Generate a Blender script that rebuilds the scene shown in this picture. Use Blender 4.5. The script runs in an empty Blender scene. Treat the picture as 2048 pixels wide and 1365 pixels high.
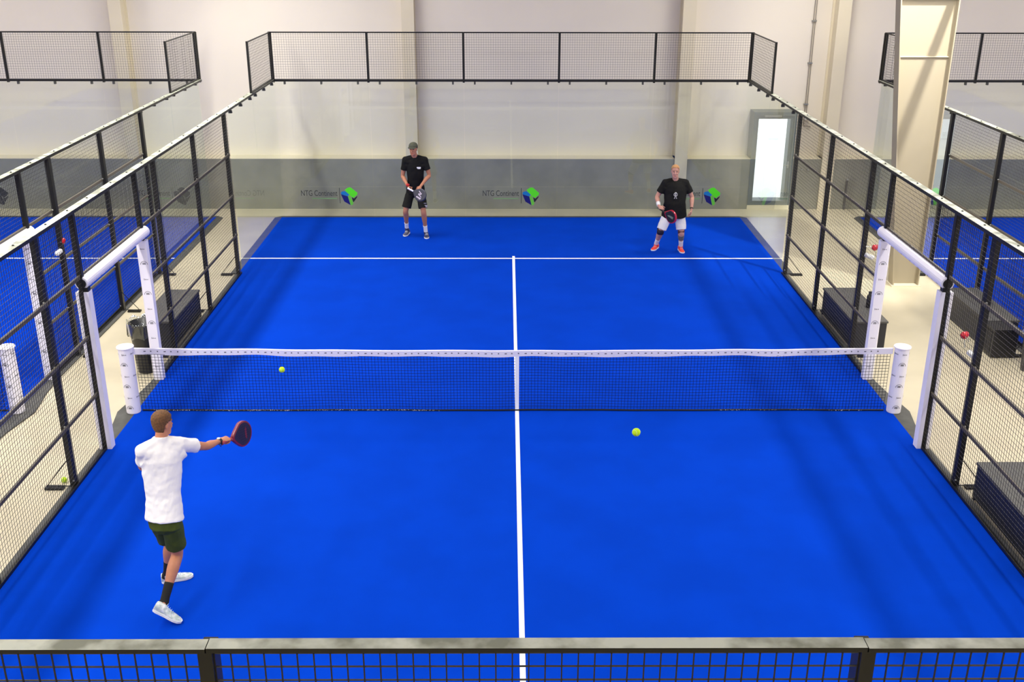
import bpy, bmesh, math, random
from mathutils import Vector, Matrix, noise as mnoise
V = Vector
random.seed(7)
SC = bpy.context.scene
COL = SC.collection

# ------------------------------------------------------------ materials
def lin(c):
    return tuple((x/12.92 if x <= .04045 else ((x+.055)/1.055)**2.4) for x in c)
def rgb(r, g, b): return lin((r/255, g/255, b/255))
MATS = {}
def mat(name, col, rough=.6, metal=0., spec=.5, var=0., vscale=6., bump=0., bscale=200., coat=0., col2=None, transm=0.):
    if name in MATS: return MATS[name]
    m = bpy.data.materials.new(name); m.use_nodes = True
    nt = m.node_tree; b = nt.nodes['Principled BSDF']
    b.inputs['Base Color'].default_value = (*col, 1)
    b.inputs['Roughness'].default_value = rough
    b.inputs['Metallic'].default_value = metal
    b.inputs['Specular IOR Level'].default_value = spec
    b.inputs['Coat Weight'].default_value = coat
    tc = nt.nodes.new('ShaderNodeTexCoord')
    if var or col2:
        n = nt.nodes.new('ShaderNodeTexNoise'); n.inputs['Scale'].default_value = vscale; n.inputs['Detail'].default_value = 4
        nt.links.new(tc.outputs['Object'], n.inputs['Vector'])
        r = nt.nodes.new('ShaderNodeValToRGB')
        c2 = col2 if col2 else tuple(max(0, x*(1-var)) for x in col)
        r.color_ramp.elements[0].position = .38; r.color_ramp.elements[1].position = .62
        r.color_ramp.elements[0].color = (*c2, 1); r.color_ramp.elements[1].color = (*col, 1)
        nt.links.new(n.outputs['Fac'], r.inputs['Fac']); nt.links.new(r.outputs['Color'], b.inputs['Base Color'])
    if bump:
        n2 = nt.nodes.new('ShaderNodeTexNoise'); n2.inputs['Scale'].default_value = bscale; n2.inputs['Detail'].default_value = 3
        nt.links.new(tc.outputs['Object'], n2.inputs['Vector'])
        bp = nt.nodes.new('ShaderNodeBump'); bp.inputs['Strength'].default_value = bump; bp.inputs['Distance'].default_value = .01
        nt.links.new(n2.outputs['Fac'], bp.inputs['Height']); nt.links.new(bp.outputs['Normal'], b.inputs['Normal'])
    MATS[name] = m; return m

def glass_mat(name, tint, boost=1.0, ior=1.5):
    m = bpy.data.materials.new(name); m.use_nodes = True; nt = m.node_tree; nt.nodes.clear()
    out = nt.nodes.new('ShaderNodeOutputMaterial'); mx = nt.nodes.new('ShaderNodeMixShader')
    tr = nt.nodes.new('ShaderNodeBsdfTransparent'); tr.inputs['Color'].default_value = (*tint, 1)
    gl = nt.nodes.new('ShaderNodeBsdfGlossy'); gl.inputs['Roughness'].default_value = .015
    gl.inputs['Color'].default_value = (.95, 1, .98, 1)
    fr = nt.nodes.new('ShaderNodeFresnel'); fr.inputs['IOR'].default_value = ior
    mu = nt.nodes.new('ShaderNodeMath'); mu.operation = 'MULTIPLY'; mu.inputs[1].default_value = boost; mu.use_clamp = True
    ge = nt.nodes.new('ShaderNodeNewGeometry'); sb = nt.nodes.new('ShaderNodeMath'); sb.operation = 'SUBTRACT'; sb.inputs[0].default_value = 1
    m2 = nt.nodes.new('ShaderNodeMath'); m2.operation = 'MULTIPLY'
    nt.links.new(ge.outputs['Backfacing'], sb.inputs[1]); nt.links.new(fr.outputs[0], mu.inputs[0])
    nt.links.new(mu.outputs[0], m2.inputs[0]); nt.links.new(sb.outputs[0], m2.inputs[1]); nt.links.new(m2.outputs[0], mx.inputs[0])
    nt.links.new(tr.outputs[0], mx.inputs[1]); nt.links.new(gl.outputs[0], mx.inputs[2]); nt.links.new(mx.outputs[0], out.inputs[0])
    return m

TURF = mat('blue_turf', (.0003, .046, .51), .95, spec=.03, var=.10, vscale=1.2, bump=.25, bscale=350)
LINE = mat('white_line', (.93, .94, .95), .8, spec=.2)
CURB = mat('curb_grey', rgb(84, 84, 80), .55, spec=.3, var=.25, vscale=5)
FLOOR = mat('screed', rgb(206, 196, 168), .32, spec=.5, var=.12, vscale=.9, bump=.03, bscale=30)
WALLM = mat('white_panel', rgb(232, 224, 209), .55, spec=.3, var=.03, vscale=.5)
PLINTH = mat('grey_concrete', rgb(146, 145, 132), .6, spec=.3, var=.16, vscale=1.4, bump=.05, bscale=25)
CREAM = mat('cream_paint', rgb(226, 218, 192), .5, spec=.4, var=.04, vscale=1.)
COLM = mat('column_cream', rgb(222, 212, 186), .45, spec=.4, var=.04, vscale=1.)
CEIL = mat('ceiling_white', rgb(225, 223, 218), .8)
BLACK = mat('black_steel', (.009, .009, .008), .42, spec=.35)
WIRE = mat('wire_black', (.014, .013, .012), .5, spec=.4)
WIRE_LIT = mat('wire_lit', (.055, .05, .043), .5, spec=.4)  # horizontal wires: the light they catch is put into a paler colour
BARM = mat('bar_dark', rgb(98, 92, 80), .5, spec=.4)
DUST = mat('dusty_rail_top', rgb(186, 189, 174), .5, spec=.25, col2=rgb(122, 124, 108), vscale=7.)
PAD = mat('pad_white', rgb(238, 235, 244), .5, spec=.4, bump=.04, bscale=12)
PRINT = mat('print_grey', rgb(96, 95, 104), .6)
NETM = mat('net_cord', (.004, .006, .02), .8, spec=.2)
GLASS = glass_mat('court_glass', (.965, .985, .97), 1.25)
DGLASS = glass_mat('door_glass', (.97, .98, .98), 1.)
DOORF = mat('door_frame_grey', rgb(92, 100, 100), .45, spec=.5)
STEEL = mat('galvanised', rgb(170, 172, 170), .35, metal=.8)
BENCH = mat('bench_grey', rgb(88, 87, 84), .6, spec=.3, var=.1, vscale=8)
BENCHF = mat('bench_dark', rgb(36, 38, 46), .45, spec=.5)
BIN = mat('bin_black', rgb(26, 26, 26), .35, spec=.5)
BING = mat('bin_grey', rgb(70, 69, 67), .5)
PAPER = mat('paper', rgb(236, 238, 238), .7)
BAG = glass_mat('plastic_bag', (.86, .87, .86), 1.6)
RED = mat('glossy_red', (.62, .004, .012), .25, spec=.6, coat=.5)
WHITEP = mat('white_plastic', rgb(238, 238, 236), .35)
BALL = mat('ball_felt', (.58, .86, .03), .9, spec=.1, bump=.4, bscale=900)
BALLL = mat('ball_seam', rgb(235, 240, 230), .8)
LOGOG = mat('logo_green', (.09, .78, .008), .5)
LOGOG2 = mat('logo_green_dim', (.13, .55, .04), .5)
LOGOB = mat('logo_blue', (0, .17, .48), .5)
LOGON = mat('logo_navy', (.002, .002, .14), .5)
LOGOK = mat('logo_black', (.004, .008, .014), .5)
LTXT = mat('logo_text', rgb(46, 50, 48), .6)
LTXG = mat('logo_text_green', rgb(118, 158, 104), .6)

# ------------------------------------------------------------ mesh helpers
class MB:
    def __init__(s): s.v = []; s.f = []; s.m = []
    def add(s, vs, fs, mi=0):
        o = len(s.v); s.v += [tuple(p) for p in vs]; s.f += [tuple(i+o for i in f) for f in fs]; s.m += [mi]*len(fs)
    def box(s, x0, x1, y0, y1, z0, z1, mi=0, top=None):
        vs = [(x0,y0,z0),(x1,y0,z0),(x1,y1,z0),(x0,y1,z0),(x0,y0,z1),(x1,y0,z1),(x1,y1,z1),(x0,y1,z1)]
        fs = [(0,3,2,1),(4,5,6,7),(0,1,5,4),(1,2,6,5),(2,3,7,6),(3,0,4,7)]
        s.add(vs, fs, mi)
        if top is not None: s.m[-5] = top
    def prism(s, poly, z0, z1, mi=0):
        n = len(poly); vs = [(x,y,z0) for x,y in poly]+[(x,y,z1) for x,y in poly]
        fs = [tuple(range(n))[::-1], tuple(range(n,2*n))]+[(i,(i+1)%n,(i+1)%n+n,i+n) for i in range(n)]
        s.add(vs, fs, mi)
    def wire(s, a, b, r, n=4, mi=0):
        a = V(a); b = V(b); d = (b-a).normalized()
        u = d.orthogonal().normalized(); w = d.cross(u)
        if n == 4: # square, axis aligned look
            u = (V((0,0,1)) if abs(d.z) < .5 else V((1,0,0))); w = d.cross(u).normalized(); u = w.cross(d)
        vs = []
        for p in (a, b):
            for i in range(n):
                t = 2*math.pi*(i+.5)/n; vs.append(p+u*math.cos(t)*r+w*math.sin(t)*r)
        fs = [(i,(i+1)%n,(i+1)%n+n,i+n) for i in range(n)]+[tuple(range(n))[::-1], tuple(range(n,2*n))]
        s.add(vs, fs, mi)
    def tube(s, pts, rad, n=12, mi=0, caps=True):
        pts = [V(p) for p in pts]; rr = rad if isinstance(rad, (list,tuple)) else [rad]*len(pts)
        d0 = (pts[1]-pts[0]).normalized(); u = d0.orthogonal().normalized(); vs = []
        for i,p in enumerate(pts):
            d = (pts[min(i+1,len(pts)-1)]-pts[max(i-1,0)]).normalized()
            u = (u-d*u.dot(d)).normalized(); w = d.cross(u)
            for k in range(n):
                t = 2*math.pi*k/n; vs.append(p+(u*math.cos(t)+w*math.sin(t))*rr[i])
        fs = [(i*n+k, i*n+(k+1)%n, (i+1)*n+(k+1)%n, (i+1)*n+k) for i in range(len(pts)-1) for k in range(n)]
        if caps: fs += [tuple(range(n))[::-1], tuple(range((len(pts)-1)*n, len(pts)*n))]
        s.add(vs, fs, mi)
    def lathe(s, c, prof, n=24, mi=0):
        c = V(c); vs = []
        for r,z in prof:
            for k in range(n):
                t = 2*math.pi*k/n; vs.append(c+V((r*math.cos(t), r*math.sin(t), z)))
        L = len(prof)
        fs = [(i*n+k, i*n+(k+1)%n, (i+1)*n+(k+1)%n, (i+1)*n+k) for i in range(L-1) for k in range(n)]
        fs += [tuple(range(n))[::-1], tuple(range((L-1)*n, L*n))]
        s.add(vs, fs, mi)
    def loft(s, rings, n=20, mi=0):   # rings: (centre, half-vector a, half-vector b)
        vs = []
        for c,a,b in rings:
            for k in range(n):
                t = 2*math.pi*k/n; vs.append(V(c)+V(a)*math.cos(t)+V(b)*math.sin(t))
        L = len(rings)
        fs = [(i*n+k, i*n+(k+1)%n, (i+1)*n+(k+1)%n, (i+1)*n+k) for i in range(L-1) for k in range(n)]
        fs += [tuple(range(n))[::-1], tuple(range((L-1)*n, L*n))]
        s.add(vs, fs, mi)
    def ball(s, c, rx, ry=None, rz=None, n=16, M=None, mi=0):
        ry = ry or rx; rz = rz or rx; c = V(c); m = n//2; vs = []
        P = lambda x,y,z: c + (M @ V((x*rx,y*ry,z*rz)) if M else V((x*rx,y*ry,z*rz)))
        for i in range(1, m):
            a = math.pi*i/m
            for k in range(n):
                t = 2*math.pi*k/n; vs.append(P(math.sin(a)*math.cos(t), math.sin(a)*math.sin(t), math.cos(a)))
        fs = [(i*n+k, (i+1)*n+k, (i+1)*n+(k+1)%n, i*n+(k+1)%n) for i in range(m-2) for k in range(n)]
        T = len(vs); vs += [P(0,0,1), P(0,0,-1)]
        fs += [(T, k, (k+1)%n) for k in range(n)] + [(T+1, (m-2)*n+(k+1)%n, (m-2)*n+k) for k in range(n)]
        s.add(vs, fs, mi)
    def mesh(s, name):
        me = bpy.data.meshes.new(name); me.from_pydata(s.v, [], s.f)
        me.polygons.foreach_set('material_index', s.m); me.update(); return me
    def build(s, name, mats, parent=None, smooth=False, bevel=0):
        me = s.mesh(name)
        bm = bmesh.new(); bm.from_mesh(me); bmesh.ops.recalc_face_normals(bm, faces=bm.faces); bm.to_mesh(me); bm.free()
        for m in (mats if isinstance(mats, (list,tuple)) else [mats]): me.materials.append(m)
        if smooth: me.polygons.foreach_set('use_smooth', [True]*len(me.polygons))
        o = bpy.data.objects.new(name, me); COL.objects.link(o)
        if parent: o.parent = parent; o.matrix_parent_inverse = Matrix.Translation(parent.location).inverted() @ Matrix.Identity(4)
        if bevel:
            b = o.modifiers.new('bevel', 'BEVEL'); b.width = bevel; b.segments = 2; b.limit_method = 'ANGLE'
        return o
def tag(o, label, cat, group=None):
    o['label'] = label; o['category'] = cat
    if group: o['group'] = group
    return o
def thing(name, loc, label, cat, group=None):
    o = bpy.data.objects.new(name, None); o.empty_display_size = .2; COL.objects.link(o); o.location = loc
    return tag(o, label, cat, group)
def struct(mb, name, mats, **k):
    o = mb.build(name, mats, **k); o['kind'] = 'structure'; return o

# ------------------------------------------------------------ camera
cam = bpy.data.cameras.new('camera'); co = bpy.data.objects.new('camera', cam); COL.objects.link(co)
cam.sensor_width = 36; cam.lens = 2115.6/2048*36; cam.clip_start = .05; cam.clip_end = 200
co.location = (-.1066, -12.737, 5.9904); co.rotation_mode = 'XYZ'
co.rotation_euler = (1.1984627, -.0019018, -.0050362)
SC.camera = co

# ------------------------------------------------------------ the hall
XL, XR, YF, YB, ZC = -26, 28, -22, 11.35, 8.4
m = MB(); m.box(XL, XR, YF, 11.9, -.2, 0); struct(m, 'floor', FLOOR)
m = MB(); m.box(XL, XR, YF, YB+.3, ZC, ZC+.2); struct(m, 'ceiling', CEIL)
m = MB(); m.box(XL-.2, XL, YF, YB+.3, 0, ZC); struct(m, 'wall_left', WALLM)
m = MB(); m.box(XR, XR+.2, YF, YB+.3, 0, ZC); struct(m, 'wall_right', WALLM)
m = MB(); m.box(XL, XR, YF-.2, YF, 0, ZC); struct(m, 'wall_front', WALLM)
m = MB(); m.box(XL, 5.40, YB, YB+.15, 0, ZC); m.box(6.35, XR, YB, YB+.15, 0, ZC); m.box(5.40, 6.35, YB, YB+.15, 2.20, ZC)
struct(m, 'wall_back', WALLM)
m = MB(); m.box(XL, 5.40, 10.92, YB, 0, 1.15, 0, 1); m.box(6.35, XR, 10.92, YB, 0, 1.15, 0, 1)
struct(m, 'trim_1', [PLINTH, CREAM])
for i,(x0,x1,y0) in enumerate([(-14.7,-14.43,10.95),(-8.62,-8.35,10.95),(-2.36,-2.09,10.95),(3.68,3.96,10.87),(7.0,7.28,10.87),(13.1,13.4,10.95)]):
    m = MB(); m.box(x0, x1, y0, y0+.025, 0, ZC); m.box(x0, x1, YB-.03, YB, 0, ZC); m.box((x0+x1)/2-.09, (x0+x1)/2+.09, y0+.02, YB-.02, 0, ZC)
    m.box(x0+.004, x1-.004, y0+.01, YB, 0, 1.15) if y0 < 10.9 else None
    o = struct(m, 'column', COLM)
    o['label'] = ['', 'cream steel column behind the gap left of the middle court', 'cream steel column behind the cap-wearing player', 'cream steel column behind the player in white shorts', 'cream steel column right of the glass door', ''][i] or 'cream steel column of the back wall'
# door: frame, leaf, glass, notice, handle, closer
d = bpy.data.objects.new('door_1', None); COL.objects.link(d); d.location = (5.875, 10.95, 0); d['kind'] = 'structure'
d['label'] = 'grey-framed glass door to the bright outside, in the back wall'
m = MB()
m.box(5.40, 5.46, 10.90, 11.48, .1, 2.2); m.box(6.29, 6.35, 10.90, 11.48, .1, 2.2); m.box(5.46, 6.29, 10.90, 11.48, 2.12, 2.2); m.box(5.46, 6.29, 10.90, 11.48, .1, .14)
m.build('door_frame', DOORF, d)
m = MB(); m.box(5.40, 6.35, 10.905, 11.48, 0, .1); m.build('threshold', CREAM, d)
m = MB()
m.box(5.46, 5.51, 10.93, 10.97, .14, 2.12); m.box(6.22, 6.29, 10.93, 10.97, .14, 2.12); m.box(5.51, 6.22, 10.93, 10.97, 2.05, 2.12); m.box(5.51, 6.22, 10.93, 10.97, .14, .19)
m.build('door_leaf', DOORF, d)
m = MB(); m.box(5.51, 6.22, 10.945, 10.957, .19, 2.05); m.build('glass', DGLASS, d)
m = MB(); m.box(5.76, 5.98, 10.935, 10.939, 1.58, 1.76); m.build('notice', glass_mat('notice_sheet', (.88,.90,.90), 0), d)
m = MB(); m.tube([(6.25,10.93,1.02),(6.25,10.88,1.02),(6.13,10.87,1.02)], .011); m.box(6.235,6.265,10.92,10.93,.95,1.1); m.build('door_handle', STEEL, d)
m = MB(); m.box(5.62,6.0,10.86,10.9,2.1,2.14); m.build('door_closer', STEEL, d)
# outside: bright snow-white ground strip seen through the door
m = MB(); m.box(2, 10, 11.9, 20, -.25, -.05); struct(m, 'ground', mat('pale_ground', rgb(240,242,244), .9))
# conduit
t = thing('conduit_pipe', (6.6,11.3,1.8), 'thin twin conduit pipe running down the back wall between the glass door and the column', 'pipe')
m = MB()
m.tube([(6.60,11.32,ZC),(6.62,11.32,1.87),(6.63,11.31,1.83),(6.78,11.31,1.82)], .012, 8); m.tube([(6.64,11.32,ZC),(6.66,11.32,2.05)], .010, 8)
m.build('pipe', mat('pipe_grey', rgb(150,142,130), .5), t)
for z in (2.3,3.2,4.1,5.0):
    m = MB(); m.box(6.58,6.68,11.3,11.345,z,z+.03); m.build('clip', STEEL, t)
m = MB(); m.box(6.62,6.72,11.26,11.345,1.98,2.08); m.build('junction_box', WHITEP, t)
# coat hooks on plinth right of the door
for i,(x,z) in enumerate([(6.56,.93),(6.70,.92),(7.62,.70)]):
    m = MB(); m.tube([(x,10.92,z),(x,10.87,z)], .012, 8); m.ball((x,10.865,z), .02)
    tag(m.build('wall_hook', STEEL), ['small steel knob on the grey plinth beside the door, nearer the door','small steel knob on the grey plinth beside the door, nearer the column','small steel knob on the grey plinth right of the column'][i], 'hook', 'knobs on the grey plinth')
m = MB(); m.box(7.60,7.64,10.88,10.92,.0,.66); tag(m.build('drain_pipe', mat('pipe_dark', rgb(90,88,84), .5)), 'short dark vertical pipe low on the grey plinth right of the column', 'pipe')

# big tapered hall column
t = thing('steel_column', (7.03,5.4,0), 'tapered cream steel I-column standing in the aisle right of the middle court', 'column')
def tap(z): return 6.83 - .105*z
m = MB(); ZT = ZC
m.add([(tap(0),5.28,0),(tap(0)+.02,5.28,0),(tap(0)+.02,5.52,0),(tap(0),5.52,0),(tap(ZT),5.28,ZT),(tap(ZT)+.02,5.28,ZT),(tap(ZT)+.02,5.52,ZT),(tap(ZT),5.52,ZT)],
      [(0,3,2,1),(4,5,6,7),(0,1,5,4),(1,2,6,5),(2,3,7,6),(3,0,4,7)])
m.box(7.27, 7.29, 5.28, 5.52, 0, ZT)
m.add([(tap(0)+.01,5.392,0),(7.28,5.392,0),(7.28,5.408,0),(tap(0)+.01,5.408,0),(tap(ZT)+.01,5.392,ZT),(7.28,5.392,ZT),(7.28,5.408,ZT),(tap(ZT)+.01,5.408,ZT)],
      [(0,3,2,1),(4,5,6,7),(0,1,5,4),(1,2,6,5),(2,3,7,6),(3,0,4,7)])
m.build('profile', mat('column_tan', rgb(166, 156, 133), .5, spec=.3, var=.03, vscale=1.), t)
m = MB(); m.box(6.80,7.32,5.25,5.55,0,.03); m.build('base_plate', CREAM, t)
m = MB(); m.box(tap(4.02)+.02,7.27,5.36,5.392,4.0,4.012); m.box(tap(4.95)+.02,7.27,5.28,5.392,4.95,4.97); m.build('stiffener', CREAM, t)
m = MB(); m.tube([(7.28,5.30,5.73),(7.34,4.81,5.56),(7.22,3.94,5.20)], .055, 10); m.build('shadow_bar', COLM, t)  # unseen bar added to cast the diagonal shadow across the web

# ------------------------------------------------------------ courts
CX = {'m': 0.0, 'l': -11.59, 'r': 12.82}
NAMES = {'m': 'middle court', 'l': 'left-hand neighbouring court', 'r': 'right-hand neighbouring court'}
def court_ground(k):
    cx = CX[k]; nm = NAMES[k]
    def pts(w, g, y6=6.0): # half outline with wider turf behind the glass
        return [(cx-w,-y6),(cx-g,-y6),(cx-g,-10.08),(cx+g,-10.08),(cx+g,-y6),(cx+w,-y6),(cx+w,y6),(cx+g,y6),(cx+g,10.08),(cx-g,10.08),(cx-g,y6),(cx-w,y6)]
    m = MB(); m.prism(pts(5.0, 5.07), .0192, .022)
    t = tag(m.build('turf_court', TURF), {'m':'bright blue artificial turf the three players stand on','l':'bright blue artificial turf beyond the left mesh fence','r':'bright blue artificial turf beyond the steel column on the right'}[k], 'court')
    for y in (6.95,-6.95):
        m = MB(); m.box(cx-5.06, cx+5.06, y-.025, y+.025, .022, .0245); o = m.build('service_line', LINE, t); o['label'] = 'white service line'
    m = MB(); m.box(cx+.01, cx+.06, -7.1, 7.1, .022, .0252); o = m.build('centre_line', LINE, t); o['label'] = 'white centre line'
    # curb
    o_ = 5.12; g = 5.22
    out = [(cx-o_,-6),(cx-g,-6),(cx-g,-10.1),(cx-g+.12,-10.22),(cx+g-.12,-10.22),(cx+g,-10.1),(cx+g,-6),(cx+o_,-6),
           (cx+o_,-1.0),(cx+o_+.02,-.65),(cx+5.25,-.02),(cx+5.22,.2),(cx+o_+.04,.58),(cx+o_,1.0),
           (cx+o_,6),(cx+g,6),(cx+g,10.06),(cx+g-.14,10.2),(cx-g+.14,10.2),(cx-g,10.06),(cx-g,6),(cx-o_,6),
           (cx-o_,1.0),(cx-o_-.04,.58),(cx-5.22,.2),(cx-5.25,-.02),(cx-o_-.02,-.65),(cx-o_,-1.0)]
    m = MB(); m.prism(out, 0, .019)
    tag(m.build('court_kerb', CURB), 'dark grey base frame edging the turf of the '+nm, 'kerb')

def mesh_panel(mb, axis, c, a0, a1, z0, z1, r=.0021, step=.05, skip=None):
    """wire grid in the plane axis=c, from a0..a1 along the other horizontal axis"""
    P = (lambda a,z,e=0: (c+e,a,z)) if axis == 'x' else (lambda a,z,e=0: (a,c+e,z))
    n = round((a1-a0)/step)
    for i in range(n+1):
        a = a0+(a1-a0)*i/n
        if skip and skip[0] < a < skip[1]: mb.wire(P(a,skip[2]), P(a,z1), r)
        else: mb.wire(P(a,z0), P(a,z1), r)
    nz = round((z1-z0)/step)
    for j in range(nz+1):
        z = z0+(z1-z0)*j/nz
        mb.wire(P(a0,z,.003), P(a1,z,.003), r, mi=1)

def logo(parent, cx, y, grey=False):
    """sticker on the court side of a back pane"""
    yy = y-.0078
    F = lambda pts: [(cx+p[0], yy, p[1]) for p in pts]
    m = MB()
    def poly(pts, mi): 
        a = [(cx+x, yy, z) for x,z in pts]; b = [(cx+x, yy+.0012, z) for x,z in pts]; n = len(a)
        m.add(a+b, [tuple(range(n)), tuple(range(n,2*n))[::-1]]+[(i,i+n,(i+1)%n+n,(i+1)%n) for i in range(n)], mi)
    s = lambda x, z: ((x-1525)/1280*1.10, .52-(z-425)/1280*1.17)   # traced cube proportions
    poly([s(1420,270),s(1510,215),s(1570,215),s(1735,345),s(1725,390),s(1630,470),s(1590,450),s(1440,310)], 0)
    poly([s(1305,350),s(1350,310),s(1420,305),s(1520,385),s(1490,430),s(1330,385)], 2)
    poly([s(1310,378),s(1485,432),s(1545,645),s(1390,560)], 3)
    poly([s(1490,430),s(1545,400),s(1620,600),s(1590,645),s(1550,645)], 1)
    poly([s(1585,450),s(1640,485),s(1725,420),s(1720,455),s(1630,570),s(1610,560)], 4)
    o = m.build('cube_emblem', [LTXT]*5 if grey else [LOGOG, LOGOG2, LOGOB, LOGON, LOGOK], parent); o['label'] = 'dark grey cube emblem' if grey else 'green and blue cube emblem'
    for txt, size, x, z, mt in (('NTG Continent', .148, -1.06, .535, LTXT), ('Transport & Logistics', .06, -.80, .43, None)):
        if mt is None: # thin green line of illegible small print
            m = MB(); m.box(cx-.82, cx-.27, yy, yy+.001, .455, .478); m.build('green_underline', LTXG, parent); continue
        cu = bpy.data.curves.new('t', 'FONT'); cu.body = txt; cu.size = size; cu.extrude = .0006; cu.space_character = .98
        ob = bpy.data.objects.new('t', cu); COL.objects.link(ob)
        dg = bpy.context.evaluated_depsgraph_get(); me = bpy.data.meshes.new_from_object(ob.evaluated_get(dg))
        bpy.data.objects.remove(ob); bpy.data.curves.remove(cu)
        w = max(v.co.x for v in me.vertices)
        for v in me.vertices: v.co = V((cx+x+v.co.x/w*.80, yy+v.co.z, z-.01+v.co.y*1.2))
        me.materials.clear(); me.materials.append(mt)
        o = bpy.data.objects.new('lettering', me); COL.objects.link(o); o.parent = parent
        o.matrix_parent_inverse = Matrix.Translation(parent.location).inverted(); o['label'] = 'grey lettering on the glass'
    m = MB(); m.box(cx-.215, cx-.203, yy, yy+.001, .36, .70); m.build('divider_bar', LTXT, parent)

def clamp(mb, axis, c, a, z, dr):
    """small bracket hanging from the rail in front of the pane edge"""
    if axis == 'y':
        mb.box(a-.018, a+.018, c-.03, c+.03, z-.055, z); mb.wire((a,c-.035,z-.04),(a,c+.035,z-.04),.014,8)
    else:
        mb.box(c-.03, c+.03, a-.018, a+.018, z-.055, z); mb.wire((c-.035,a,z-.04),(c+.035,a,z-.04),.014,8)

def end_wall(k, y, s, label, rail=.03, wires=.0022):
    """glass end wall with mesh on top; s = outward direction along y"""
    cx = CX[k]-(.013 if s < 0 else 0); t = thing('glass_end_wall', (cx,y,0), label, 'glass wall')
    for i in range(5):
        x0 = cx-5+2*i
        m = MB(); m.box(x0+.004, x0+1.996, y-.006, y+.006, .03, 2.975); m.build('glass_pane', GLASS, t)
        m = MB(); mesh_panel(m, 'y', y+(.02 if s > 0 else -.09), x0+.02, x0+1.98, 3.03, 3.975 if s > 0 else 3.938, wires)
        m.build('mesh_panel', [WIRE, WIRE_LIT], t)
    for i in range(6):
        x = cx-5.02+2.008*i; w = .022 if 0 < i < 5 else .03
        m = MB(); m.box(x-w, x+w, y+s*.025, y+s*(.075 if s > 0 else .105), 2.95, 3.97 if s > 0 else 3.951); m.build('post', BLACK, t)
    m = MB(); m.box(cx-5.05, cx+5.05, y-.012, y+s*.055 if s > 0 else y+.012, 2.975, 3.02) if s > 0 else m.box(cx-5.05, cx+5.05, y-.055, y+.012, 2.975, 3.02)
    m.build('lower_rail', BLACK, t)
    for i in range(5):
        x0 = cx-5+2*i; a = x0 if i else x0-.05; b = x0+2 if i < 4 else x0+2.05
        m = MB()
        if s > 0: m.box(a+.002, b-.002, y+.01, y+.045, 3.96, 3.985)
        else:
            off = .0 if i % 2 else .003
            m.box(a+.002, b-.002, y-.107, y-.056, 3.952, 3.966+off, 0, 1)
        m.build('top_rail', [BLACK, DUST], t)
    for i in range(5):
        for dx in (.23, 1.0, 1.77):
            m = MB(); clamp(m, 'y', y-s*.0, cx-5+2*i+dx, 2.975, s); m.build('clamp', mat('clamp_grey', rgb(70,70,66), .5), t)
    if s > 0 and k != 'x':
        for lx in (-3.54, .43, 4.40):
            logo(t, cx+lx, y, k == 'l')
    return t

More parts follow.
